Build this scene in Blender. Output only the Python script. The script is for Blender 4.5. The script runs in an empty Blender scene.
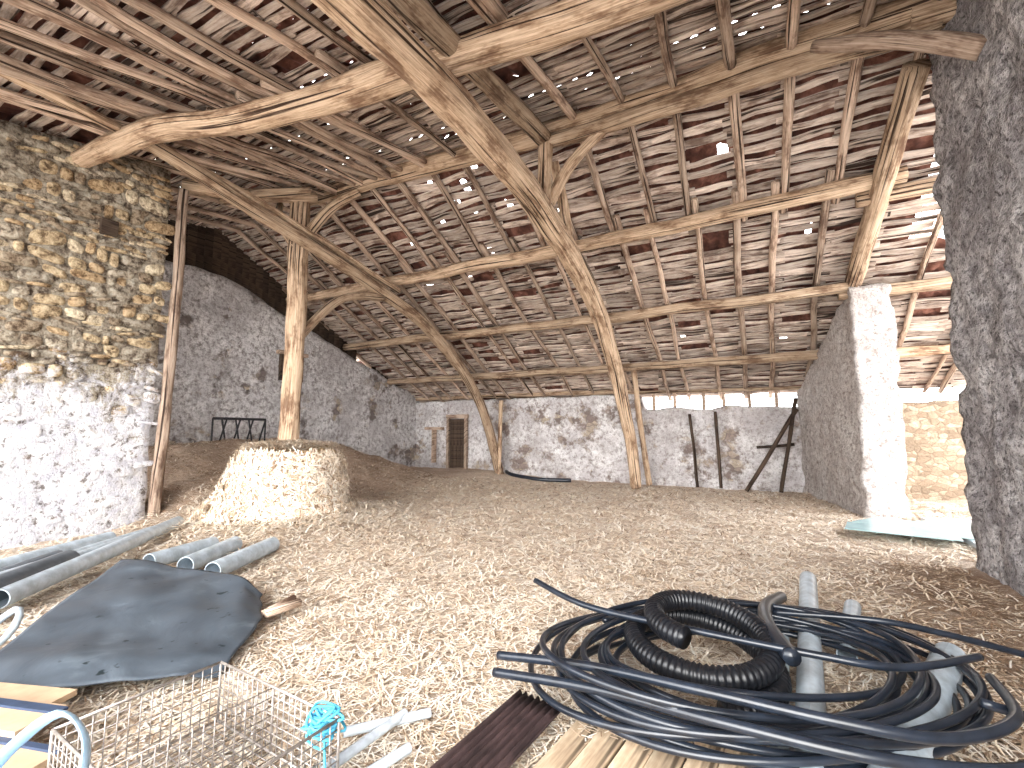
import bpy, math, random, itertools
import numpy as np
from mathutils import Vector, noise, Matrix
random.seed(7); np.random.seed(7)
scn = bpy.context.scene
scn.view_settings.view_transform = 'Standard'

# ---------------- building frame: r along the ridge, s across (towards the rear eave) -------------
C27, S27 = 0.891, 0.454
def W(r, s, z=0.0): return Vector((s*S27 - r*C27, s*C27 + r*S27, z))
def RS(x, y): return (-x*C27 + y*S27, x*S27 + y*C27)
def sm(a, b, x):
    t = min(1, max(0, (x-a)/(b-a))); return t*t*(3-2*t)
def nz(x, y, z=0): return noise.noise(Vector((x, y, z)))
def far_z(s): return 6.56 - .5*(s-6.8)
def near_z(s): return 6.56 - .19*(6.8-s)
def roof_z(s): return far_z(s) if s > 6.8 else near_z(s)

def H(x, y):
    r, s = RS(x, y)
    z = .06*nz(x*.5, y*.5) + .04*nz(x*1.7, y*1.7, 3) + .028*nz(x*5, y*5, 7)
    z += 1.35*sm(7.9, 10.8, r)*sm(3.6, 5.6, s)*(1-sm(8, 13.8, s))*(1+.15*nz(x, y, 5))
    z += .25*sm(5, 9, r)*sm(7, 11, s)
    z += .26*math.exp(-((x+4.2)**2+(y-8.4)**2)/3.2)
    return z

# ---------------- mesh builder ----------------
class MB:
    def __init__(s): s.v=[]; s.f=[]; s.uv=[]; s.rn=[]
    def add(s, vs, fs, uvs=None, rnd=None):
        o=len(s.v); rnd = random.random() if rnd is None else rnd
        s.v += [tuple(p) for p in vs]; s.f += [tuple(i+o for i in f) for f in fs]
        s.uv += uvs if uvs else [(p[0], p[2]) for p in vs]
        s.rn += [rnd]*len(vs)
    def tube(s, pts, rad, seg=10, step=.15, rough=0, wob=0, sq=2.0, asp=1.0, rnd=None, caps=True, rfun=None, fis=0, flip=False):
        pts=[Vector(p) for p in pts]
        if not isinstance(rad,(list,tuple)): rad=[rad]*len(pts)
        P=[];R=[]; n=len(pts)
        for i in range(n-1):
            p0=pts[max(i-1,0)];p1=pts[i];p2=pts[i+1];p3=pts[min(i+2,n-1)]
            k=max(1,int((p2-p1).length/step))
            for j in range(k):
                t=j/k
                P.append(.5*((2*p1)+(p2-p0)*t+(2*p0-5*p1+4*p2-p3)*t*t+(3*p1-p0-3*p2+p3)*t**3))
                R.append(rad[i]*(1-t)+rad[i+1]*t)
        P.append(pts[-1].copy()); R.append(rad[-1])
        sd=random.random()*100
        if wob:
            L=0
            for i in range(len(P)):
                if i: L+= (P[i]-P[i-1]).length
                P[i]=P[i]+Vector((nz(L*.7,sd),nz(L*.7,sd+9),nz(L*.7,sd+20)))*wob
        T=(P[1]-P[0]).normalized()
        up=Vector((0,0,1)) if abs(T.z)<.9 else Vector((1,0,0))
        N=(up-T*up.dot(T)).normalized()
        vs=[];fs=[];uvs=[];L=0;m=seg+1
        for i,p in enumerate(P):
            if i: L+=(P[i]-P[i-1]).length
            a=P[max(i-1,0)]; b=P[min(i+1,len(P)-1)]
            d=(b-a)
            if d.length>1e-8: T=d.normalized()
            N=(N-T*N.dot(T))
            N.normalize(); B=T.cross(N)
            rr=R[i]*(rfun(L) if rfun else 1)
            for j in range(m):
                th=2*math.pi*(j%seg)/seg
                c,sn=math.cos(th),math.sin(th)
                if sq!=2.0:
                    q=(abs(c)**sq+abs(sn)**sq)**(-1/sq)
                else: q=1
                if rough: q*=1+rough*nz(c*1.3+sd,sn*1.3,L*1.5)+rough*.5*nz(c*4+sd,sn*4,L*2.2)
                if fis: q*=1-fis*max(0,nz(c*4+sd,sn*4,L*.25)-.08)*2.0+fis*.3*nz(c*7,sn*7+sd,L*.8)
                vs.append(p+N*(c*q*rr)+B*(sn*q*rr*asp))
                uvs.append((j/seg*R[i]*6.28+sd, L+sd))
            if i:
                o=(i-1)*m
                for j in range(seg):
                    q4=(o+j,o+j+1,o+m+j+1,o+m+j)
                    fs.append(q4[::-1] if flip else q4)
        if caps:
            fs.append(tuple(range(seg))[::-1]); o=(len(P)-1)*m; fs.append(tuple(o+j for j in range(seg)))
        s.add(vs,fs,uvs,rnd)
    def pipe(s, pts, rad, wall=.12, seg=20, step=.2, rnd=None):
        rnd=random.random() if rnd is None else rnd
        s.tube(pts,rad,seg=seg,step=step,caps=False,rnd=rnd)
        s.tube(pts,rad*(1-wall),seg=seg,step=step,caps=False,rnd=rnd,flip=True)
        for e,(a,b) in enumerate(((pts[0],pts[1]),(pts[-1],pts[-2]))):
            a=Vector(a);T=(Vector(b)-a).normalized()
            up=Vector((0,0,1)) if abs(T.z)<.9 else Vector((1,0,0))
            N=(up-T*up.dot(T)).normalized();B=T.cross(N)
            vs=[];fs=[]
            for j in range(seg):
                th=6.28318*j/seg; d=N*math.cos(th)+B*math.sin(th)
                vs+= [a+d*rad,a+d*rad*(1-wall)]
            for j in range(seg):
                k=(j+1)%seg; fs.append((2*j,2*k,2*k+1,2*j+1))
            s.add(vs,fs,None,rnd)
    def box(s, c, size, rot=0, tilt=(0,0), rnd=None, jit=0):
        M=Matrix.Rotation(rot,3,'Z')@Matrix.Rotation(tilt[0],3,'X')@Matrix.Rotation(tilt[1],3,'Y')
        vs=[];uvs=[]
        for x in(-.5,.5):
            for y in(-.5,.5):
                for z in(-.5,.5):
                    l=Vector((x*size[0],y*size[1],z*size[2]))
                    l+=Vector([random.uniform(-jit,jit) for _ in range(3)])
                    vs.append(Vector(c)+M@l)
                    uvs.append((l.x+l.z,l.y) if size[1]>=size[0] else (l.y+l.z,l.x))
        s.add(vs,[(0,1,3,2),(4,6,7,5),(0,4,5,1),(2,3,7,6),(0,2,6,4),(1,5,7,3)],uvs,rnd)
    def obj(s,name,mat,smooth=True,parent=None):
        me=bpy.data.meshes.new(name); me.from_pydata(s.v,[],s.f)
        uvl=me.uv_layers.new(name='UVMap')
        vi=np.zeros(len(me.loops),dtype=np.int32); me.loops.foreach_get('vertex_index',vi)
        uvl.data.foreach_set('uv',np.array(s.uv,dtype=np.float32)[vi].ravel())
        at=me.attributes.new('rnd','FLOAT','POINT'); at.data.foreach_set('value',np.array(s.rn,dtype=np.float32))
        if smooth: me.polygons.foreach_set('use_smooth',[True]*len(me.polygons))
        me.materials.append(mat)
        ob=bpy.data.objects.new(name,me); scn.collection.objects.link(ob)
        if parent: ob.parent=parent
        return ob
def empty(name,loc=(0,0,0)):
    e=bpy.data.objects.new(name,None); e.location=(0,0,0); scn.collection.objects.link(e); return e

def lattice(mb, fn, ni, nj, nk, amp=.03, fr=2.5, rnd=.5):
    idx={};vs=[];fs=[]
    def g(i,j,k):
        key=(i,j,k)
        if key not in idx:
            p=fn(i/ni,j/nj,k/nk)
            d=noise.noise_vector(p*fr)*amp+noise.noise_vector(p*fr*3.1)*amp*.55
            idx[key]=len(vs);vs.append(p+d)
        return idx[key]
    for i in range(ni):
        for j in range(nj):
            fs.append((g(i,j,0),g(i,j+1,0),g(i+1,j+1,0),g(i+1,j,0)))
            fs.append((g(i,j,nk),g(i+1,j,nk),g(i+1,j+1,nk),g(i,j+1,nk)))
        for k in range(nk):
            fs.append((g(i,0,k),g(i+1,0,k),g(i+1,0,k+1),g(i,0,k+1)))
            fs.append((g(i,nj,k),g(i,nj,k+1),g(i+1,nj,k+1),g(i+1,nj,k)))
    for j in range(nj):
        for k in range(nk):
            fs.append((g(0,j,k),g(0,j,k+1),g(0,j+1,k+1),g(0,j+1,k)))
            fs.append((g(ni,j,k),g(ni,j+1,k),g(ni,j+1,k+1),g(ni,j,k+1)))
    mb.add(vs,fs,None,rnd)

# ---------------- materials ----------------
class NT:
    def __init__(s,name):
        s.m=bpy.data.materials.new(name); s.m.use_nodes=True; s.t=s.m.node_tree
        s.b=s.t.nodes['Principled BSDF']; s.tc=s.t.nodes.new('ShaderNodeTexCoord')
    def n(s,typ,ins=None,**k):
        x=s.t.nodes.new('ShaderNode'+typ)
        for a,b in k.items(): setattr(x,a,b)
        if ins:
            for a,b in ins.items():
                if isinstance(b,bpy.types.NodeSocket): s.t.links.new(b,x.inputs[a])
                else: x.inputs[a].default_value=b
        return x
    def map(s,src,scale,rot=(0,0,0)):
        return s.n('Mapping',{'Vector':s.tc.outputs[src],'Scale':scale,'Rotation':rot}).outputs[0]
    def noise(s,vec,scale,detail=6,rough=.6,dist=0):
        return s.n('TexNoise',{'Vector':vec,'Scale':scale,'Detail':min(detail,5),'Roughness':rough,'Distortion':dist}).outputs[0]
    def ramp(s,fac,stops,interp='LINEAR'):
        x=s.n('ValToRGB',{'Fac':fac}); x.color_ramp.interpolation=interp; e=x.color_ramp.elements
        while len(e)<len(stops): e.new(.5)
        for i,(p,c) in enumerate(stops):
            e[i].position=p; e[i].color=(c,c,c,1) if isinstance(c,(int,float)) else (*c,1)
        return x.outputs[0]
    def mix(s,f,a,b,bt='MIX'):
        x=s.n('Mix',data_type='RGBA',blend_type=bt)
        for i,v in ((0,f),(6,a),(7,b)):
            if isinstance(v,bpy.types.NodeSocket): s.t.links.new(v,x.inputs[i])
            else: x.inputs[i].default_value = v if i==0 else (*v,1)
        return x.outputs[2]
    def math(s,op,a,b=0,clamp=False):
        x=s.n('Math',operation=op,use_clamp=clamp)
        for i,v in ((0,a),(1,b)):
            if isinstance(v,bpy.types.NodeSocket): s.t.links.new(v,x.inputs[i])
            else: x.inputs[i].default_value=v
        return x.outputs[0]
    def attr(s,name): return s.n('Attribute',attribute_name=name).outputs['Fac']
    def fin(s,col,rough=.9,bump=None,bs=.5,bd=.02,metal=0,spec=.3):
        if isinstance(col,bpy.types.NodeSocket): s.t.links.new(col,s.b.inputs['Base Color'])
        else: s.b.inputs['Base Color'].default_value=(*col,1)
        if isinstance(rough,bpy.types.NodeSocket): s.t.links.new(rough,s.b.inputs['Roughness'])
        else: s.b.inputs['Roughness'].default_value=rough
        s.b.inputs['Metallic'].default_value=metal
        s.b.inputs['Specular IOR Level'].default_value=spec
        if bump is not None:
            x=s.n('Bump',{'Height':bump,'Strength':bs,'Distance':bd}); s.t.links.new(x.outputs[0],s.b.inputs['Normal'])
        return s.m

def wood(name,d,m,l,us=26,vs=.9,bd=.015,lo=.72):
    t=NT(name); v=t.map('UV',(us,vs,1))
    g=t.noise(v,1.6,5,.75,.3); big=t.noise(t.map('UV',(3,1.0,1)),1.3,4,.7)
    crack=t.ramp(t.noise(t.map('UV',(us*.8,vs*.3,1)),1.2,3,.5,.2),[(.37,0),(.42,1)])
    c=t.ramp(g,[(.36,d),(.48,m),(.62,l)])
    c=t.mix(t.ramp(big,[(.40,.0),(.62,.5)]),c,l)
    c=t.mix(t.ramp(big,[(.36,.8),(.48,0)]),c,d)
    c=t.mix(crack,tuple(x*.3 for x in d),c)
    r=t.math('MULTIPLY_ADD',t.attr('rnd'),.55); t.t.nodes[-1].inputs[2].default_value=lo
    c=t.mix(1.0,c,r,'MULTIPLY')
    return t.fin(c,.85,t.math('ADD',g,t.math('MULTIPLY',crack,.6)),.9,bd)
M_beam=wood('beam_wood',(.14,.075,.045),(.38,.25,.155),(.66,.51,.37))
M_rafter=wood('rafter_wood',(.14,.08,.055),(.40,.275,.20),(.66,.52,.41))
M_lath=wood('lath_wood',(.18,.115,.09),(.48,.37,.30),(.75,.64,.56),us=12,vs=1.4,bd=.01,lo=.6)
M_plank=wood('new_plank_wood',(.42,.30,.20),(.60,.45,.30),(.74,.60,.43),us=10,vs=.8,bd=.003)
M_dark=wood('dark_wood_and_shade',(.02,.012,.01),(.05,.03,.02),(.10,.07,.05))  # dark timber; also the shade colour for doorway, window and putlog hole

def tilemat():
    t=NT('roof_tile_clay'); c=t.ramp(t.noise(t.map('Object',(1,1,1)),3,4),[(.3,(.03,.012,.01)),(.5,(.11,.045,.032)),(.72,(.32,.15,.11))])
    return t.fin(c,.9)
M_tile=tilemat()

def plaster(name,a,b,dirt,lo=.40,stains=.5,sc=1.0,bs=1.0,stone=True,vs=3.6,light=(.60,.50,.38),pit=.4,grit=(.36,.52)):
    t=NT(name); o=t.map('Object',(1,1,1))
    n1=t.noise(o,1.3*sc,5,.65,.3); n2=t.noise(o,8*sc,5,.75); n4=t.noise(o,26*sc,4,.7)
    c=t.mix(t.ramp(n1,[(.4,0),(.6,1)]),a,b)
    c=t.mix(t.ramp(n2,[(grit[0],.8),(grit[1],0)]),c,dirt)
    c=t.mix(t.ramp(t.noise(o,.8,5,.7),[(.42,stains),(.56,0)]),c,tuple((x+y)*.5 for x,y in zip(a,dirt)))
    h=t.math('ADD',n2,t.math('MULTIPLY',n4,.4))
    if stone:
        ov=t.mix(.10,o,t.n('TexNoise',{'Vector':o,'Scale':3.0,'Detail':1}).outputs[1])
        vm=t.n('Mapping',{'Vector':ov,'Scale':(1,1,1.7)}).outputs[0]
        vor=t.n('TexVoronoi',{'Vector':vm,'Scale':vs},feature='DISTANCE_TO_EDGE').outputs['Distance']
        vc=t.n('TexVoronoi',{'Vector':vm,'Scale':vs}).outputs['Color']
        st=t.ramp(t.n('SeparateColor',{0:vc}).outputs[0],[(0,tuple(x*.9 for x in dirt)),(.5,tuple(x*1.5 for x in dirt)),(1,light)])
        st=t.mix(t.ramp(n2,[(.38,.6),(.56,0)]),st,dirt)
        st=t.mix(t.ramp(vor,[(.01,.35),(.07,1)]),tuple(x*.8 for x in dirt),st)
        ms=t.ramp(t.noise(o,.9,5,.7),[(lo-.04,0),(lo+.03,1)])
        c=t.mix(ms,st,c)
        h=t.math('ADD',h,t.math('MULTIPLY',t.ramp(vor,[(0,0),(.12,1)]),.25))
    c=t.mix(t.ramp(n4,[(.34,pit),(.5,0)]),c,tuple(x*.5 for x in dirt))
    return t.fin(c,.95,h,bs,.05)
M_back=plaster('whitewashed_rubble',(.68,.65,.66),(.92,.90,.90),(.24,.19,.17),.43,.5)
M_gable=plaster('gable_plaster',(.78,.76,.77),(.95,.93,.93),(.19,.16,.15),.42,.6,grit=(.38,.54))
M_right=plaster('grey_render',(.50,.47,.48),(.80,.77,.77),(.10,.085,.085),.40,.6,.8,1.8,False,pit=.9,grit=(.38,.56))
M_pier=plaster('pier_render',(.74,.68,.65),(.90,.86,.83),(.30,.23,.20),.3,.3,1.2,1.6,False,pit=.6,grit=(.37,.54))
M_far=plaster('sunlit_rubble',(.50,.43,.33),(.60,.53,.42),(.28,.21,.15),.60,.2,vs=5.5,light=(.55,.46,.35))

def leftmat():
    t=NT('rubble_and_limewash'); o=t.map('Object',(1,1,1))
    r=t.attr('rnd'); n2=t.noise(o,9,5,.75)
    st=t.ramp(r,[(0,(.28,.21,.15)),(.16,(.56,.39,.21)),(.32,(.66,.53,.35)),(.46,(.34,.32,.30)),(.62,(.72,.60,.41)),(.76,(.48,.45,.41)),(.88,(.86,.79,.65)),(1,(.24,.22,.20))],'CONSTANT')
    ov=t.ramp(n2,[(.38,(.14,.095,.06)),(.5,(.76,.66,.52)),(.62,(1.0,.96,.86))])
    st=t.mix(.9,st,ov,'MULTIPLY'); st=t.mix(.3,st,t.ramp(n2,[(.40,(.12,.08,.055)),(.6,(.84,.76,.60))]))
    z=t.n('SeparateXYZ',{0:t.tc.outputs['Object']}).outputs[2]
    e=t.math('ADD',z,t.math('MULTIPLY',t.math('SUBTRACT',t.noise(o,1.8,5,.85,.5),.5),4.6))
    mk=t.ramp(t.math('MULTIPLY',e,.2),[(.40,1),(.52,0)])
    mk=t.math('MULTIPLY',mk,t.ramp(n2,[(.36,.15),(.46,1)]))
    pl=t.mix(t.ramp(t.noise(o,5,5,.7),[(.35,0),(.6,1)]),(.58,.58,.65),(.84,.84,.87))
    c=t.mix(mk,st,pl)
    return t.fin(c,.95,t.math('ADD',n2,t.math('MULTIPLY',t.noise(o,35,3),.3)),1.0,.06)
M_left=leftmat()

def strawground():
    t=NT('straw_bedding'); o=t.map('Object',(1,1,1))
    fib=None
    for k,(a,sx) in enumerate(((.3,6),(1.4,8),(2.5,5))):
        v=t.map('Object',(sx,sx*6,sx),(0,0,a))
        f=t.noise(v,2.6,5,.8,1.0)
        fib=f if fib is None else t.math('MAXIMUM',fib,f)
    c=t.ramp(fib,[(.46,(.30,.19,.12)),(.52,(.70,.54,.41)),(.58,(.92,.80,.67)),(.68,(.98,.92,.83))])
    cl=t.noise(o,5,5,.8); c=t.mix(t.ramp(cl,[(.36,.55),(.47,0)]),c,(.48,.34,.24))
    big=t.noise(o,.7,5,.7); c=t.mix(t.ramp(big,[(.35,.25),(.55,0)]),c,(.64,.50,.38))
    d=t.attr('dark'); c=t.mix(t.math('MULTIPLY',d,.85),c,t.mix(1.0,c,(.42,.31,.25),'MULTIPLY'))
    return t.fin(c,.95,t.math('ADD',fib,cl),.9,.05)
M_straw=strawground()
def strawstem():
    t=NT('straw_stem'); c=t.ramp(t.attr('rnd'),[(0,(.28,.18,.11)),(.28,(.68,.52,.37)),(.52,(.91,.79,.64)),(1,(.98,.93,.85))])
    return t.fin(c,.75)
M_stem=strawstem()
def balemat():
    t=NT('bale_straw'); v=t.map('Object',(3,3,20)); f=t.noise(v,2,5,.8,.6); f2=t.noise(t.map('Object',(9,30,9),(.4,.3,.8)),2,5)
    c=t.ramp(t.math('MAXIMUM',f,f2),[(.44,(.18,.10,.05)),(.54,(.60,.42,.23)),(.66,(.92,.75,.50))])
    return t.fin(c,.95,f,1.0,.06)
M_bale=balemat()
def simple(name,c,rough=.5,metal=0,var=.25,sc=8,spec=.5,bd=.003):
    t=NT(name); o=t.map('Object',(1,1,1)); n=t.noise(o,sc,4,.65)
    col=t.mix(t.ramp(n,[(.35,0),(.7,1)]),tuple(x*(1-var) for x in c),tuple(min(1,x*(1+var)) for x in c))
    return t.fin(col,rough,n,.3,bd,metal,spec)
M_pvc=simple('grey_pvc',(.44,.51,.57),.35)
M_pvcd=simple('dark_grey_pvc',(.09,.11,.13),.4)
M_pe=simple('black_polyethylene',(.013,.018,.028),.28,var=.4,spec=.6)
M_corr=simple('corrugated_black_plastic',(.008,.009,.012),.35,var=.3)
M_wire=simple('galvanised_wire',(.40,.36,.33),.45,.6,.3,30)
M_iron=simple('dark_iron',(.03,.03,.035),.6,.3)
M_blue=simple('pale_blue_plastic',(.42,.62,.80),.4)
M_rope=simple('blue_twine',(.10,.50,.72),.7)
M_white=simple('white_plastic_tube',(.60,.67,.74),.4)
M_card=simple('cardboard',(.56,.40,.26),.85,var=.12)
M_navy=simple('navy_print',(.03,.05,.10),.7)
M_brown=simple('brown_corrugated_sheet',(.05,.03,.03),.6,var=.4)
M_steel=simple('pale_steel_sheet',(.5,.52,.55),.4,.3)
M_out=simple('pale_concrete_yard',(.72,.70,.67),.9,var=.1,sc=2)
def tarp():
    t=NT('grey_rubber_sheet'); o=t.map('Object',(1,1,1)); n=t.noise(o,2.2,5,.65,.5)
    sp=t.ramp(t.noise(o,9,3,.5),[(.28,1),(.33,0)])
    c=t.ramp(n,[(.3,(.045,.055,.07)),(.6,(.085,.105,.13)),(.8,(.17,.205,.24))]); c=t.mix(sp,c,(.015,.025,.03))
    return t.fin(c,t.ramp(n,[(.3,.4),(.7,.65)]),n,.4,.02)
M_tarp=tarp()
M_glass=simple('greenish_glass',(.42,.63,.66),.1,var=.15,sc=2,spec=.7)
M_slab=simple('pale_slab',(.74,.76,.79),.8,var=.1,sc=3)

# ---------------- floor ----------------
def build_floor():
    r0,r1,s0,s1,st=-7.5,12.4,-3.5,15.0,.075
    nr=int((r1-r0)/st);ns=int((s1-s0)/st); vs=[];dk=[]
    for i in range(nr+1):
        for j in range(ns+1):
            r=r0+st*i;s=s0+st*j;p=W(r,s); p.z=H(p.x,p.y); vs.append(p)
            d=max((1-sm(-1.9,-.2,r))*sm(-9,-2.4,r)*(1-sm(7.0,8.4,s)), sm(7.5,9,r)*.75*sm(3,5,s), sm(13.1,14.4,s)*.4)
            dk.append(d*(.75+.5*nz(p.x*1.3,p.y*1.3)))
    fs=[(i*(ns+1)+j,(i*(ns+1)+j+1),(i+1)*(ns+1)+j+1,(i+1)*(ns+1)+j) for i in range(nr) for j in range(ns)]
    me=bpy.data.meshes.new('floor');me.from_pydata([tuple(v) for v in vs],[],fs)
    a=me.attributes.new('dark','FLOAT','POINT');a.data.foreach_set('value',np.clip(np.array(dk),0,1).astype(np.float32))
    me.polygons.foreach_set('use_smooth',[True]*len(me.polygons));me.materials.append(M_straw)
    if me.polygons[0].normal.z<0: me.flip_normals()
    o=bpy.data.objects.new('floor',me);scn.collection.objects.link(o); return o
FLOOR=build_floor()
mb=MB(); mb.box((0,5,-.35),(90,90,.2)); mb.obj('ground_outside',M_out,False)

def stems(name,N,sampler,lift=.02,parent=None,mean=.62,wk=1):
    mb=MB(); v=[];f=[];rn=[]
    for k in range(N):
        q=sampler()
        if q is None: continue
        p,up,d=q[:3]; mu=mean-(q[3] if len(q)>3 else 0)
        a=random.uniform(0,6.283); L=random.uniform(.04,.15)*(1+d*.06); w=.0016*(1+d*.45)*wk
        t1=up.orthogonal().normalized(); t2=up.cross(t1)
        T=(t1*math.cos(a)+t2*math.sin(a)+up*random.gauss(0,.16)).normalized(); B=up.cross(T).normalized()*w
        m=p+up*random.uniform(.003,lift); bend=up*random.uniform(-.008,.01)+B*random.gauss(0,3)
        o=len(v); A=m-T*L/2;Cc=m+bend;D=m+T*L/2
        v+= [tuple(A-B),tuple(A+B),tuple(Cc+B),tuple(Cc-B),tuple(D+B),tuple(D-B)]
        f+= [(o,o+1,o+2,o+3),(o+3,o+2,o+4,o+5)]
        rn+= [min(1,max(0,random.gauss(mu,.32)))]*6
    mb.v=v;mb.f=f;mb.rn=rn;mb.uv=[(0,0)]*len(v)
    return mb.obj(name,M_stem,False,parent)
def samp_floor():
    d=random.uniform(1.5,14.5); a=math.radians(random.uniform(-54,54)); x=d*math.sin(a);y=d*math.cos(a)
    r,s=RS(x,y)
    if s>14.4 or r>11.6 or (r>8.9 and s<4.4) or r<-6 or (r<-2.2 and s<7.8): return None
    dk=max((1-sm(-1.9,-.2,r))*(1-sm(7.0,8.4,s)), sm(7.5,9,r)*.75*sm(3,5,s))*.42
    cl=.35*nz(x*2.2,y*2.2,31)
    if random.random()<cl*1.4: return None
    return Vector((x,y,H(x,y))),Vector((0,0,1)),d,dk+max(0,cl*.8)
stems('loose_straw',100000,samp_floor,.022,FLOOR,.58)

# ---------------- straw bale ----------------
def bale():
    c=Vector((-3.98,8.35,.24)); mb=MB(); vs=[];fs=[];n=120
    prof=[(1.22,-.3),(1.08,.0),(.96,.15),(.92,.3),(.90,.5),(.88,.65),(.86,.78),(.82,.90),(.76,.99),(.66,1.05),(.45,1.09),(.22,1.12),(.0,1.12)]
    def RR(th,z): 
        return 1+.09*nz(math.cos(th)*1.6,math.sin(th)*1.6,z*1.5)+.09*nz(math.cos(th)*5,math.sin(th)*5,z*5)+.05*nz(math.cos(th)*13,math.sin(th)*13,z*4)+(.2*max(0,math.cos(th-3.7))**2*(1-sm(0,.6,z)))
    for i,(R,z) in enumerate(prof):
        for j in range(n):
            th=6.28318*j/n; k=RR(th,z)
            vs.append(c+Vector((math.cos(th)*R*k,math.sin(th)*R*k,z+.12*nz(math.cos(th)*R*2.3,math.sin(th)*R*2.3,4))))
        if i:
            for j in range(n): fs.append(((i-1)*n+j,(i-1)*n+(j+1)%n,i*n+(j+1)%n,i*n+j))
    mb.add(vs,fs); ob=mb.obj('straw_bale',M_bale)
    def sb():
        u=random.random()
        if u<.24:
            a=random.uniform(0,6.28);R=math.sqrt(random.random())*.78
            return c+Vector((math.cos(a)*R,math.sin(a)*R,1.11-.1*R*R)),Vector((0,0,1)),9,.05
        a=random.uniform(2.4,6.9)
        if u<.48:
            R=1.0+abs(random.gauss(0,.55)); x=c.x+math.cos(a)*R; y=c.y+math.sin(a)*R
            return Vector((x,y,H(x,y)+.03)),Vector((0,0,1)),10,-.1
        z=random.random()**1.2*1.02; R=np.interp(z,[-.1,0,.15,.3,.78,.99],[1.2,1.08,.96,.92,.86,.76])*RR(a,z)
        n_=Vector((math.cos(a),math.sin(a),.3)).normalized()
        return c+Vector((math.cos(a)*R,math.sin(a)*R,z-.01)),n_,9,.05
    stems('bale_loose_straw',20000,sb,.12,ob,.54,.8)
bale()

# ---------------- walls ----------------
def wall(name,mat,r0,s0,r1,s1,zt,thick_dir,th,dens=.16,amp=.04,z0=-.3,parent=None):
    L=math.hypot(r1-r0,s1-s0); ni=max(2,int(L/dens)); nj=int(6/dens/1.2); nk=max(2,int(th/dens))
    mb=MB()
    def fn(a,b,c):
        r=r0+(r1-r0)*a;s=s0+(s1-s0)*a; zz=zt(r,s) 
        off=c*th
        return W(r+thick_dir[0]*off,s+thick_dir[1]*off,z0+(zz-z0)*b)
    lattice(mb,fn,ni,nj,nk,amp)
    return mb.obj(name,mat,True,parent)
wb=wall('wall_back',M_back,12.4,14.7,-1.5,14.7,lambda r,s:(2.32+.12*nz(r*1.3,1) if r<3.0 else 2.8+.05*nz(r,3)),(0,1),.6)
wall('wall_back_bay',M_far,-1.5,14.75,-9,14.75,lambda r,s:2.35+.1*nz(r*2,1),(0,1),.6)
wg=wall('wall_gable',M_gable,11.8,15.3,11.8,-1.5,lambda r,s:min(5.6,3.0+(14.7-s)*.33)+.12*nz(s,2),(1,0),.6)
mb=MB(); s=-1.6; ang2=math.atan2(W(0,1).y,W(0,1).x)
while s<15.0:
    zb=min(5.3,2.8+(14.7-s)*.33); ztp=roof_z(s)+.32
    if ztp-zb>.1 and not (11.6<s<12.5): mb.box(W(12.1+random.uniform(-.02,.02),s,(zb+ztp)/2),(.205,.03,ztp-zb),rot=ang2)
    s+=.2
mb.obj('gable_dark_infill',M_dark,False,wg)  # dark boards added so the gap above the gable wall stays dark
mb=MB()
for r in (2.6,1.9,1.15,.5,-.1,-.8): mb.box(W(r+random.gauss(0,.08),14.9,2.55),(.09,.09,.6),rot=ang2)
mb.obj('eave_props',M_rafter,False,wb)
wall('wall_right',M_right,-2.36,-1.6,-2.36,7.55,lambda r,s:roof_z(s)+.3,(-1,0),.7,.06,.085)
wall('wall_pier',M_pier,-1.95,11.0,-1.25,14.75,lambda r,s:far_z(s)+.02,(-1,.18),.68,.08,.06)
wl=wall('wall_left',M_left,9.0,-1.8,9.0,4.2,lambda r,s:near_z(s)+.22,(1,0),.6,.12,.05)
mb=MB(); z=.25
cube=[p for p in itertools.product((-1,0,1),repeat=3) if p!=(0,0,0)]
cidx={p:i for i,p in enumerate(cube)}; cf=[]
for ax in range(3):
    for sg in (-1,1):
        for u in (-1,0):
            for v in (-1,0):
                q=[]
                for (du,dv) in ((0,0),(1,0),(1,1),(0,1)):
                    p=[0,0,0];p[ax]=sg;p[(ax+1)%3]=u+du;p[(ax+2)%3]=v+dv;q.append(cidx[tuple(p)])
                cf.append(tuple(q) if sg>0 else tuple(q[::-1]))
while z<6.1:
    h=random.choice((.07,.1,.14,.18,.23)); s=-1.7+random.uniform(0,.2)
    while s<4.1:
        w=random.uniform(.10,.5)*(1.0 if h>.12 else .8)
        sc=s+w/2; edge=2.2+1.5*nz(sc*1.1,z*.6)
        pk=sm(edge-.6,edge+.3,z)
        if z+h<near_z(sc)+.2 and random.random()<.18+.78*pk:
            dep=random.uniform(.03,.065)*(.35+.65*pk); hh=h*random.uniform(.74,1.1); dz=random.gauss(0,.022); tl=random.gauss(0,.16)
            vs=[]
            sd=random.random()*50
            for (a,b,c) in cube:
                l=math.sqrt(a*a+b*b+c*c); k=.97/(l**.20)
                k*=1+.34*nz(a*1.3+sd,b*1.3,c*1.3)
                vs.append(W(9.0-a*k*dep, sc+b*k*w*.5, z+h/2+dz+c*k*hh*.5+b*k*w*.5*tl))
            mb.add(vs,cf)
        s+=w+.010
    z+=h+.005
ob=mb.obj('rubble_stones',M_left,True); ob.parent=wl
m=ob.modifiers.new('sub','SUBSURF'); m.levels=1;m.render_levels=1
mb=MB(); mb.box(W(8.94,3.35,4.85),(.22,.12,.24),rot=ang2); mb.obj('putlog_shade_block',M_dark,False,wl)  # solid dark block, its colour stands for the shade inside the hole

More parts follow.
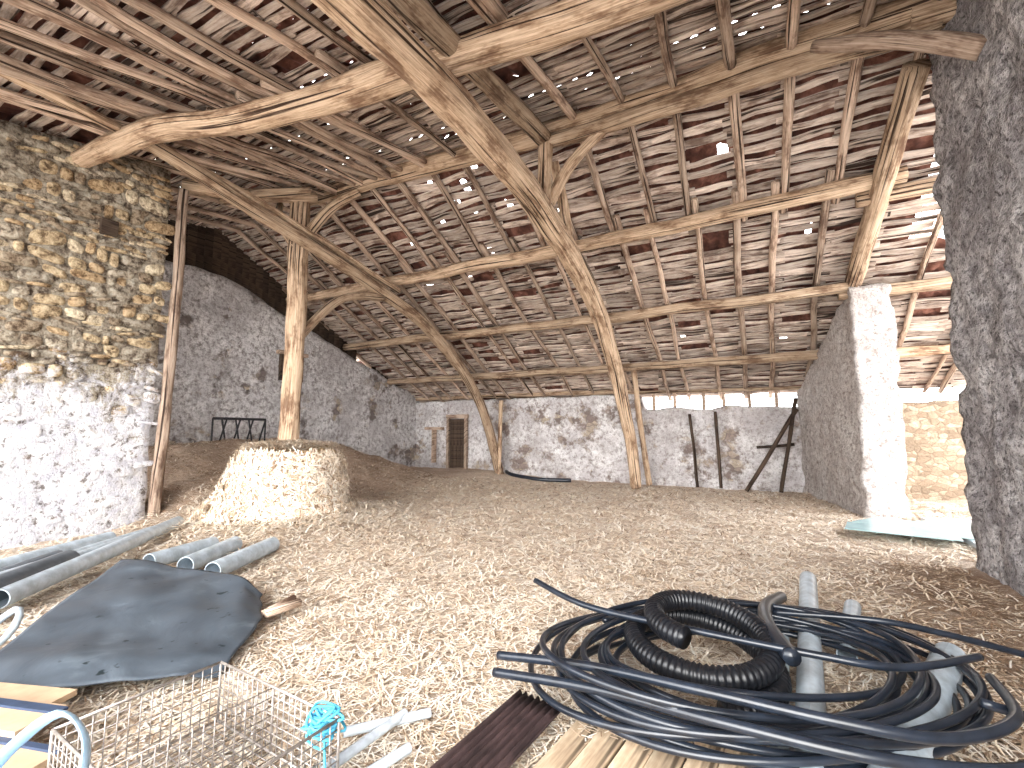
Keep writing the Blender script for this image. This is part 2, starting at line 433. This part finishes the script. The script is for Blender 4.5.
# ---------------- roof deck : laths + tiles ----------------
RMIN=-5.6
def missing(r,s): return (-3.5<r<-2.8 and 8.8<s<10.8)
holes=[(4.9,7.5),(5.3,7.8),(5.0,8.2),(.15,8.0),(4.2,8.0),(7.0,8.3),(3.6,9.9),(1.4,12.6),(6.1,9.7),(-.9,12.9),(5.6,7.25),(2.2,10.6),(-1.2,9.9),(6.6,5.9),(5.2,8.9),(7.4,9.6),(3.2,8.3),(5.9,8.1),(4.5,7.2),(6.4,10.6),(.9,9.3)]
mb=MB()
rb=[RMIN+.3+.76*i for i in range(25)]
s=-1.6
while s<15.2:
    far=s>6.75
    for i in range(len(rb)-1):
        a=rb[i]-random.uniform(.0,.14); b=rb[i+1]+random.uniform(.0,.14)
        if missing((a+b)/2,s): continue
        w=random.uniform(.034,.062)
        if random.random()<.04: continue
        sj=random.gauss(0,.015); tilt=random.gauss(0,.024); ph=random.random()*6
        vs=[];uvs=[];fs=[];n=5; ou=random.random()*30
        for k in range(n):
            t=k/(n-1); r=a+(b-a)*t; ss=s+sj+tilt*(t-.5)+.010*math.sin(ph+t*5)+.003*random.gauss(0,1)
            ww=w*(1+.15*math.sin(ph*3+t*7)); zc=.34+.010*math.sin(ph*2+t*6)
            for (ds,dz) in ((-ww,-.014),(ww,-.014),(ww,.02),(-ww,.02)):
                s2=ss+ds; z=(far_z(s2) if far else near_z(s2))+zc+dz
                vs.append(W(r,s2,z)); uvs.append((ou+ds+dz*3,ou+r))
            if k:
                o=4*(k-1)
                for q in range(4): fs.append((o+q,o+(q+1)%4,o+4+(q+1)%4,o+4+q))
        fs+= [(0,3,2,1),(4*n-4,4*n-3,4*n-2,4*n-1)]
        mb.add(vs,fs,uvs)
    s+=.17+random.uniform(-.010,.010)
roof=empty('ceiling')
mb.obj('roof_laths',M_lath,False,roof)
mb=MB()
for far in (0,1):
    s0,s1=((-2.0,6.95),(6.75,15.4))[far]; rows=int((s1-s0)/.3); nr=int((13-RMIN)/.055)
    for j in range(rows):
        sa=s0+.3*j; sb=sa+.36
        vs=[];fs=[]
        off=random.uniform(0,.2)
        for i in range(nr+1):
            r=RMIN+.055*i
            wv=.03*math.sin((r+off)*2*math.pi/.24)
            zf=far_z if far else near_z
            for ss in (sa,sb):
                lift=.03*(ss==sa) if far else .03*(ss==sb)
                vs.append(W(r,ss,zf(ss)+.42+wv+lift+.01*nz(r*2,ss*2)))
            if i:
                rm=r-.03; sm_=(sa+sb)/2
                if missing(rm,sm_) or any(abs(rm-h[0])<.06 and abs(sm_-h[1])<.16 for h in holes): continue
                fs.append((2*i-2,2*i-1,2*i+1,2*i))
        mb.add(vs,fs)
mb.obj('roof_tiles',M_tile,True,roof)

# ---------------- rafters ----------------
mb=MB()
for i,r in enumerate(rb):
    r+=random.gauss(0,.05)
    R=random.uniform(.05,.072)
    def P(s,dr=0,dz=.26): return W(r+dr,s,roof_z(s)+dz)
    j=random.gauss(0,.05)
    mb.tube([P(6.75,0),P(8,j*.5),P(9.3,j)],[R*1.05,R,R*.95],seg=8,step=.3,rough=.2,wob=.03)
    j2=j+random.choice((-.13,.13))
    mb.tube([P(8.7,j2),P(11,j2+random.gauss(0,.03)),P(13.1,j2+random.gauss(0,.04)),P(15.2,j2)],[R,R*.95,R*.9,R*.8],seg=8,step=.35,rough=.2,wob=.035)
    j=random.gauss(0,.08)
    mb.tube([P(-1.9,j),P(1,j*.4),P(4.2,0)],[R*.8,R,R*1.1],seg=8,step=.35,rough=.2,wob=.05)
    j2=random.choice((-.15,.15))
    mb.tube([P(3.5,j2),P(5.2,j2*.5),P(6.95,0)],[R,R,R],seg=8,step=.3,rough=.2,wob=.03)
for k in range(9):
    r=random.uniform(3.5,9.5)
    mb.tube([W(r+random.uniform(-.5,.5),.2,near_z(.2)+.2),W(r,3,near_z(3)+.2),W(r-random.uniform(-.3,.5),6.6,near_z(6.6)+.18)],[.05,.06,.05],seg=8,step=.4,rough=.2,wob=.05)
mb.obj('rafters',M_rafter,True,roof)

# ---------------- purlins ----------------
mb=MB()
def purlin(pts,rad,**k): mb.tube([W(*p) for p in pts],rad,seg=20,step=.14,rough=.14,fis=.2,wob=.035,sq=2.5,**k)
purlin([(8.9,6.6,6.78),(6,6.75,6.75),(4,6.8,6.70),(1.5,6.85,6.70),(-2.4,6.8,6.74)],[.15,.16,.17,.18,.17])
purlin([(2.9,6.75,6.46),(1,6.8,6.46),(-2.3,6.85,6.54)],[.10,.12,.12])
purlin([(-2.0,6.8,6.6),(RMIN,6.8,6.6)],[.15,.15])
purlin([(12,8.9,5.5),(8,8.95,5.5),(5.2,8.9,5.48),(3,8.95,5.5),(0,8.95,5.58),(-2.4,8.9,5.65)],[.11,.13,.14,.14,.13,.12])
purlin([(12,11.1,4.46),(8,11.1,4.46),(5.2,11.12,4.44),(2,11.1,4.45),(-2,11.1,4.5)],[.10,.12,.12,.12,.11])
purlin([(12,13.1,3.46),(7.4,13.1,3.46),(3,13.1,3.44),(-2,13.1,3.46)],[.10,.11,.12,.11])
for s in (9,11.1,13.1): purlin([(-1.8,s+.15,far_z(s)),(RMIN,s+.1,far_z(s))],[.12,.11])
purlin([(12,14.72,2.95),(6,14.7,2.93),(3.0,14.7,2.88)],[.08,.09,.08])
purlin([(3.4,14.75,2.84),(-1.4,14.75,2.80)],[.05,.05])
purlin([(9.3,2.95,5.82),(7.3,3.1,5.82),(6.2,3.35,5.75),(5,3.7,5.82),(3.6,4.0,5.95),(1,4.35,6.0),(-2.3,4.5,6.05)],[.14,.15,.16,.17,.18,.18,.16])
purlin([(9.3,.3,5.2),(3,.3,5.2),(-2.3,.3,5.25)],[.15,.16,.15])
purlin([(9.3,5.3,6.3),(8.2,5.4,6.2),(7.6,6.0,6.45)],[.09,.1,.09])
purlin([(9.2,4.5,6.2),(8.5,5.3,6.22),(7.8,6.3,6.5)],[.12,.12,.1])
mb.obj('purlins',M_beam,True,roof)

# ---------------- trusses ----------------
def truss(pts,rad,r,extra):
    mb=MB()
    mb.tube([W(p[2] if len(p)>2 else r,p[0],p[1]) for p in pts],rad,seg=26,step=.12,rough=.13,fis=.2,wob=.03,sq=3.0)
    for q,rd in extra: mb.tube([W(*p) for p in q],rd,seg=18,step=.13,rough=.15,fis=.2,wob=.03,sq=2.6)
    return mb.obj('timber_truss',M_beam)
truss([(-1.2,4.8),(2.4,5.25),(4.06,5.38),(5.5,5.36),(6.7,5.24),(8.4,4.85),(9.8,4.28),(10.8,3.6),(11.6,2.8),(12.5,1.6),(13.3,.1)],
      [.18,.18,.19,.19,.19,.19,.18,.17,.16,.15,.15],2.85,[
      ([(2.85,-1,5.05),(2.85,2,5.66),(2.8,4.2,6.02),(2.8,6.7,6.5)],.13),
      ([(2.8,6.65,5.2),(2.8,6.75,6.5)],.12),
      ([(2.8,6.9,5.45),(2.4,6.85,6.0),(1.7,6.8,6.5)],[.08,.09,.08]),
      ([(2.8,7.9,4.95),(2.8,7.6,5.6),(2.8,7.1,6.3)],[.09,.1,.08]),
      ([(2.62,13.9,.1),(2.7,13.3,1.8),(2.75,12.9,3.3)],[.08,.08,.07])])
truss([(3.0,5.92),(4.85,5.62),(6.9,5.28),(8.85,4.86),(10,4.48),(11.1,3.95),(12.1,3.28),(12.9,2.55),(13.6,1.5),(14.3,.1)],
      [.10,.12,.13,.14,.14,.15,.15,.14,.14,.14],7.75,[
      ([(7.9,1.5,6.0),(7.8,5,5.82),(7.8,8.9,5.2)],.07),
      ([(7.6,13.9,.1),(7.6,14.0,1.5),(7.65,14.2,2.7)],.07)])
mb=MB()
mb.tube([(-4.33,9.0,-.1),(-4.38,9.08,1.5),(-4.34,9.06,3.4),(-4.38,9.08,5),(-4.4,9.15,6.6)],[.22,.19,.18,.18,.17],seg=24,step=.13,rough=.13,fis=.2,sq=2.6,wob=.02)
mb.tube([W(7.95,6.15,3.5),W(7.9,6.9,4.35),W(7.85,7.5,4.7),W(7.75,8.3,4.86)],[.1,.09,.09,.09],seg=12,rough=.15)
mb.tube([W(7.95,6.15,5.5),W(7.5,6.4,6.2),W(7.0,6.7,6.6)],[.11,.11,.1],seg=12,rough=.15)
mb.tube([W(8.0,6.0,5.3),W(8.4,5.9,5.9),W(8.8,6.2,6.5)],[.07,.07,.07],seg=12,rough=.15)
mb.obj('timber_post',M_beam)
mb=MB(); mb.tube([W(9.02,4.34,-.1),W(8.97,4.38,2),W(8.95,4.40,4),W(8.97,4.4,6.0)],[.10,.085,.085,.08],seg=14,rough=.18,wob=.03,rnd=0); mb.obj('wall_end_post',M_rafter)
mb=MB(); mb.tube([W(-2.2,7.3,6.35),W(-2.1,9.2,5.4),W(-2.0,11.3,4.5)],[.15,.15,.14],seg=18,rough=.15,fis=.2,wob=.03,sq=2.6)
mb.obj('principal_rafter',M_beam)
mb=MB(); mb.tube([W(-2.4,6.2,5.6),W(-1.7,6.4,6.15),W(-1.0,6.7,6.6)],[.11,.10,.08],seg=12,rough=.18,wob=.03); mb.obj('strut_beam',M_rafter)

mb=MB()
for (a,b,R) in (((1.35,14.3,.05),(1.5,14.55,2.1),.045),((.75,14.3,.05),(.8,14.55,2.2),.045),((.1,13.9,.05),(-1.2,14.4,2.2),.055),((-.7,14.0,.05),(-1.2,14.4,2.5),.05),((-.2,14.2,1.2),(-1.1,14.3,1.3),.04)):
    mb.tube([W(*a),W(*b)],R,seg=8,step=.3,rough=.2,wob=.05)
mb.obj('leaning_poles',M_dark)

def door():
    e=empty('doorway_1'); mb=MB()
    ang=math.atan2(W(1,0).y,W(1,0).x)
    for k in range(4): mb.box(W(9.75-.24+.16*k,14.6,1.15),(.15,.05,1.9),rot=ang)
    mb.obj('doorway_shade_planks',M_dark,False,e)  # dark planks stand in for the shade of an open doorway
    mb=MB()
    for d in (-.4,.4): mb.box(W(9.75+d,14.58,1.2),(.1,.12,2.05),rot=ang)
    mb.box(W(9.75,14.58,2.2),(.95,.12,.14),rot=ang); mb.obj('door_frame',M_rafter,False,e)
    mb=MB(); mb.box(W(10.75,14.5,1.75),(.75,.25,.1),rot=ang); mb.box(W(10.75,14.5,1.1),(.05,.25,1.3),rot=ang);mb.obj('manger_shelf',M_rafter,False)
    e=empty('window_1'); mb=MB(); mb.box(W(11.76,8.9,3.45),(.75,.14,.75),rot=ang2); mb.obj('window_shade_block',M_dark,False,e)  # uncut wall: a dark block paints the shade in the window
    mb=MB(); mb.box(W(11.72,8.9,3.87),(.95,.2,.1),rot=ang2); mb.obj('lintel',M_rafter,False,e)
door()
mb=MB()
s0,s1=6.3,7.6
def fr(s,z): return W(10.9,s,z-.08)
for z in (1.4,2.0): mb.tube([fr(s0,z),fr(s1,z)],.03,seg=6,step=1)
for k in range(9):
    s=s0+(s1-s0)*k/8; mb.tube([fr(s,1.1 if k in(0,8) else 1.4),fr(s+(.16 if k%2 else -.12)*(k not in(0,8)),2.0)],.022,seg=6,step=1)
mb.obj('iron_feed_rack',M_iron)
mb=MB(); mb.tube([W(7.3,13.9,.3),W(7,13.7,.22),W(6,13.6,.12),W(5,13.9,.1)],.06,seg=8); mb.obj('drain_hose',M_pe)

# ---------------- foreground left ----------------
mb=MB()
for (a,b,R) in (((-4.45,4.16,.16),(-5.2,7.35,.14),.085),((-5.1,4.6,.14),(-5.3,7.0,.13),.07),((-4.12,5.4,.14),(-3.97,6.3,.13),.09),
                ((-3.60,5.25,.14),(-3.62,6.2,.13),.095),((-3.17,5.05,.14),(-3.08,6.1,.13),.095),((-4.75,4.0,.2),(-5.0,6.3,.2),.06),((-5.7,4.3,.1),(-5.6,6.6,.1),.09)):
    a=(a[0],a[1],max(a[2],H(a[0],a[1])+R));b=(b[0],b[1],max(b[2],H(b[0],b[1])+R))
    mb.pipe([a,b],R,seg=22)
mb.obj('grey_pvc_pipes',M_pvc)
mb=MB(); mb.pipe([(-4.45,3.6,.2),(-4.85,5.2,.2)],.12); mb.pipe([(-4.9,3.4,.12),(-5.35,5.6,.12)],.1); mb.obj('dark_drain_pipe',M_pvcd)
def sheet():
    mb=MB(); c00=Vector((-3.2,2.75,.1));c10=Vector((-1.92,3.2,.06));c01=Vector((-4.15,5.05,.2));c11=Vector((-2.3,4.42,.1))
    n=56;vs=[];fs=[]
    for i in range(n+1):
        for j in range(n+1):
            a,b=i/n,j/n
            p=c00*(1-a)*(1-b)+c10*a*(1-b)+c01*(1-a)*b+c11*a*b
            p.y-= .12*math.sin(math.pi*a)*(1-b); p.y+=.12*math.sin(math.pi*a)*b; p.x+=.10*math.sin(math.pi*b)*a
            p.x+=.05*nz(b*6,a*2,1)*a; p.z+=.05+.04*math.sin(math.pi*a)+.05*nz(p.x*1.6,p.y*1.6,2)+.03*nz(p.x*3+p.y*2,p.y*.7,8)
            p.z-=.04*(sm(.86,1,a)+sm(.14,0,b))
            p.z=max(p.z,H(p.x,p.y)+.03); vs.append(p)
    fs=[(i*(n+1)+j,(i+1)*(n+1)+j,(i+1)*(n+1)+j+1,i*(n+1)+j+1) for i in range(n) for j in range(n)]
    mb.add(vs,fs); o=mb.obj('rubber_sheet',M_tarp); md=o.modifiers.new('th','SOLIDIFY'); md.thickness=.012
sheet()
e=empty('cardboard_sheets'); mb=MB()
for k,(x,y,w,l,rt,z) in enumerate(((-2.75,2.5,.9,.22,-.18,.24),(-2.55,2.25,1.0,.2,-.2,.2),(-2.95,2.72,1.0,.2,-.14,.2),(-2.4,2.0,.8,.2,-.25,.16))):
    mb.box((x,y,z-.05),(w,l,.03),rot=rt)
mb.obj('sheets',M_card,False,e); mb=MB(); mb.box((-2.72,2.55,.212),(.95,.05,.012),rot=-.18); mb.box((-2.5,2.33,.172),(.95,.03,.012),rot=-.2); mb.obj('printed_band',M_navy,False,e)
mb=MB(); mb.tube([(-2.05,4.0,.1),(-1.88,4.25,.1)],.04,seg=6,rough=.3); mb.tube([(-2.1,4.05,.08),(-2.0,4.4,.09)],.03,seg=6,rough=.3); mb.obj('wood_offcuts',M_rafter)

def crate():
    mb=MB(); c=Vector((-1.36,2.14,.04)); M=Matrix.Rotation(math.radians(-31),3,'Z'); Lx,Ly,Hh=.98,.68,.3
    def q(x,y,z): return c+M@Vector((x,y,z))
    def bar(a,b,R=.003): mb.tube([q(*a),q(*b)],R,seg=6,step=2)
    hx,hy=Lx/2,Ly/2
    nx,ny,nz_=22,15,7
    for i in range(nx+1):
        x=-hx+Lx*i/nx
        for y in (-hy,hy): bar((x,y,0),(x,y,Hh))
        bar((x,-hy,0),(x,hy,0))
        if i%11==0: bar((x,-hy,.0),(x,-hy,Hh),.007);bar((x,hy,.0),(x,hy,Hh),.007)
    for j in range(ny+1):
        y=-hy+Ly*j/ny
        for x in (-hx,0,hx): bar((x,y,0),(x,y,Hh))
        bar((-hx,y,0),(hx,y,0))
    for k in range(nz_+1):
        z=Hh*k/nz_; R=.007 if k in(0,nz_) else .003
        for y in (-hy,hy): bar((-hx,y,z),(hx,y,z),R)
        for x in (-hx,hx): bar((x,-hy,z),(x,hy,z),R)
        bar((0,-hy,z),(0,hy,z))
    mb.obj('wire_crate',M_wire)
crate()
mb=MB(); c=Vector((-.84,2.2,.32))
pts=[]
for k in range(70):
    pts.append(c+Vector((.09*nz(k*.55,1)+.05*math.sin(k*1.9),.09*nz(k*.55,20)+.05*math.cos(k*1.9),.11*nz(k*.4,40)-.001*k+.03)))
mb.tube(pts,.006,seg=6,step=.02); mb.tube([c,c+Vector((.05,-.1,-.15)),c+Vector((.02,-.05,-.28))],.006,seg=6,step=.03)
mb.obj('blue_twine',M_rope)
mb=MB()
for (a,b) in (((-1.0,1.9,.12),(-.58,2.66,.09)),((-.9,1.9,.1),(-.5,2.4,.08)),((-.85,2.5,.09),(-.45,2.7,.07))): mb.pipe([a,b],.024,seg=12)
mb.obj('white_conduit_tubes',M_white)
e=empty('blue_bucket'); mb=MB(); vs=[];fs=[];n=32
for i,(R,z) in enumerate(((.0,.02),(.12,.02),(.16,.4),(.175,.4),(.17,.385),(.155,.38),(.115,.04),(.0,.04))):
    for j in range(n): vs.append(Vector((-1.6+R*math.cos(6.28318*j/n),1.6+R*math.sin(6.28318*j/n),z)))
    if i:
        for j in range(n): fs.append(((i-1)*n+j,(i-1)*n+(j+1)%n,i*n+(j+1)%n,i*n+j))
mb.add(vs,fs); mb.obj('bucket_body',M_blue,True,e)
mb=MB(); mb.tube([(-1.78,1.62,.38),(-1.74,1.7,.5),(-1.62,1.76,.6),(-1.48,1.72,.53),(-1.42,1.63,.38)],.026,seg=8,asp=.35,step=.03); mb.obj('bucket_handle',M_blue,True,e)
mb=MB(); mb.tube([(-3.4,2.9,.2),(-3.1,3.0,.5),(-2.98,2.85,.4),(-3.1,2.6,.25)],.02,seg=8,step=.05); mb.obj('grey_hose_end',M_pvc)

# ---------------- foreground right ----------------
mb=MB(); cx,cy=1.42,2.92
pts=[]; turns=14
for k in range(int(turns*24)+1):
    t=k/24; th=2*math.pi*t+2.6
    sc=.97+.17*math.sin(t*2.1)+.12*nz(t*.93,3)+.03*nz(t*4,8); ec=.26*nz(t*.6,11)+.08*math.sin(t*1.3); ey=.16*nz(t*.7,17)+.06*math.cos(t*1.7)
    x=cx+ec+1.04*sc*math.cos(th)+.1*math.sin(th); y=cy+ey+.74*sc*math.sin(th)
    z=.16+.012*t+.10*nz(t*1.7,25)+.03*math.sin(th*2+t)
    pts.append((x,y,z))
mb.tube(pts,.0185,seg=10,step=.05)
mb.tube([(-.08,2.85,.3),(.4,2.6,.36),(.9,2.28,.40),(1.35,2.06,.40),(1.75,1.98,.38),(2.2,2.15,.36),(2.55,2.6,.3)],.024,seg=10,step=.05)
mb.tube([(.18,3.7,.46),(.5,3.3,.42),(1.0,2.95,.42),(1.6,2.6,.42),(2.0,2.5,.4),(2.6,2.7,.36)],.02,seg=10,step=.05)
mb.tube([(-.1,2.74,.26),(.4,2.46,.32),(.9,2.12,.36),(1.4,1.9,.36),(1.9,1.88,.33),(2.3,2.1,.28)],.024,seg=10,step=.05)
mb.tube([(1.9,3.5,.3),(2.4,3.2,.36),(2.75,3.1,.32),(3.3,3.0,.2),(3.7,2.9,.12)],.02,seg=10,step=.05)
mb.tube([(2.2,2.3,.34),(2.45,2.2,.28),(2.6,1.95,.2)],.022,seg=10,step=.05)
mb.obj('black_water_pipe_coil',M_pe)
mb=MB(); pts=[]
for k in range(46):
    t=k/24; th=2*math.pi*t+4.6
    R=1-.16*t; x=1.12+.44*R*math.cos(th)+.06*t;y=3.0+.50*R*math.sin(th); pts.append((x,y,.2+.13*t+.03*math.sin(th)))
mb.tube(pts,.062,seg=14,step=.0085,rfun=lambda L:1+.1*math.sin(L*2*math.pi/.034))
mb.obj('corrugated_drain_hose',M_corr)
mb=MB(); mb.tube([(2.3,4.1,.2),(1.85,3.5,.34),(1.62,3.05,.38),(1.5,2.6,.40)],.045,seg=14,step=.05); mb.obj('black_smooth_hose',M_pe)
mb=MB()
mb.pipe([(1.2,2.0,.12),(2.85,4.6,.2)],.07); mb.pipe([(1.5,2.0,.16),(2.75,3.05,.2)],.085); mb.pipe([(2.24,3.25,.12),(2.87,4.05,.14)],.06)
mb.pipe([(1.0,1.9,.12),(2.2,3.9,.12)],.04)
mb.obj('grey_pvc_pipes',M_pvc)
mb=MB()
for k in range(6): mb.box((.18+.137*k,2.3-.05*k,.05+.012*(k%2)),(.13,1.2,.03),rot=-.62,jit=.004)
for y in (1.8,2.4): mb.box((.7,y,.015),(1.0,.08,.05),rot=-.1)
mb.obj('wooden_planks',M_plank,False)
mb=MB(); vs=[];fs=[]
M=Matrix.Rotation(-.6,3,'Z')
for i in range(41):
    for j in range(9):
        a=i/40;b=j/8; p=M@Vector((-.15+a*.28,b*1.0-.5,0)); vs.append(Vector((-.12+p.x,2.3+p.y,.11+.014*math.sin(a*2*math.pi*7)+.02*b)))
fs=[(i*9+j,(i+1)*9+j,(i+1)*9+j+1,i*9+j+1) for i in range(40) for j in range(8)]
mb.add(vs,fs); o=mb.obj('corrugated_sheet',M_brown); o.modifiers.new('t','SOLIDIFY').thickness=.008
mb=MB(); mb.box((1.25,2.0,.10),(.18,.8,.02),rot=-.3); mb.obj('steel_cover_strip',M_steel,False)
e=empty('glass_panes'); mb=MB()
for (r,s,w,l,rt,z) in ((-2.35,9.5,.9,1.5,.5,.1),(-1.95,8.9,.7,1.3,.9,.13),(-3.0,9.8,.9,1.2,.2,.12)):
    p=W(r,s,0); mb.box((p.x,p.y,H(p.x,p.y)+z),(w,l,.012),rot=rt)
mb.obj('panes',M_glass,False,e)
mb=MB(); p=W(-4.2,9.6); mb.box((p.x,p.y,.04),(3.0,2.6,.1),rot=math.atan2(-S27,C27)); mb.obj('threshold_slab',M_slab,False)

# ---------------- light ----------------
w=bpy.data.worlds.new('sky'); scn.world=w; w.use_nodes=True; nt=w.node_tree; bg=nt.nodes['Background']
sky=nt.nodes.new('ShaderNodeTexSky'); sky.sky_type='HOSEK_WILKIE'; sky.turbidity=8; sky.ground_albedo=.6
d=W(-.3,-1,0).normalized(); sky.sun_direction=Vector((d.x*.8,d.y*.8,.6))
mx=nt.nodes.new('ShaderNodeMix'); mx.data_type='RGBA'; mx.inputs[0].default_value=.8
nt.links.new(sky.outputs[0],mx.inputs[6]); mx.inputs[7].default_value=(.97,.98,1.0,1)
nt.links.new(mx.outputs[2],bg.inputs[0]); bg.inputs[1].default_value=10.2
L=bpy.data.lights.new('sun','SUN'); L.energy=4.5; L.angle=math.radians(45); L.color=(1,.98,.95)
lo=bpy.data.objects.new('sun',L); scn.collection.objects.link(lo)
dirv=Vector((W(0,1).x-.15,W(0,1).y,-.32)).normalized()
lo.rotation_euler=dirv.to_track_quat('-Z','Y').to_euler(); lo.location=(0,-10,12)

cam=bpy.data.cameras.new('camera'); cam.lens=16.17; cam.sensor_width=36; cam.clip_start=.05; cam.clip_end=300
co=bpy.data.objects.new('camera',cam); co.location=(0,0,1.6); co.rotation_euler=(math.radians(96),0,0); scn.collection.objects.link(co); scn.camera=co
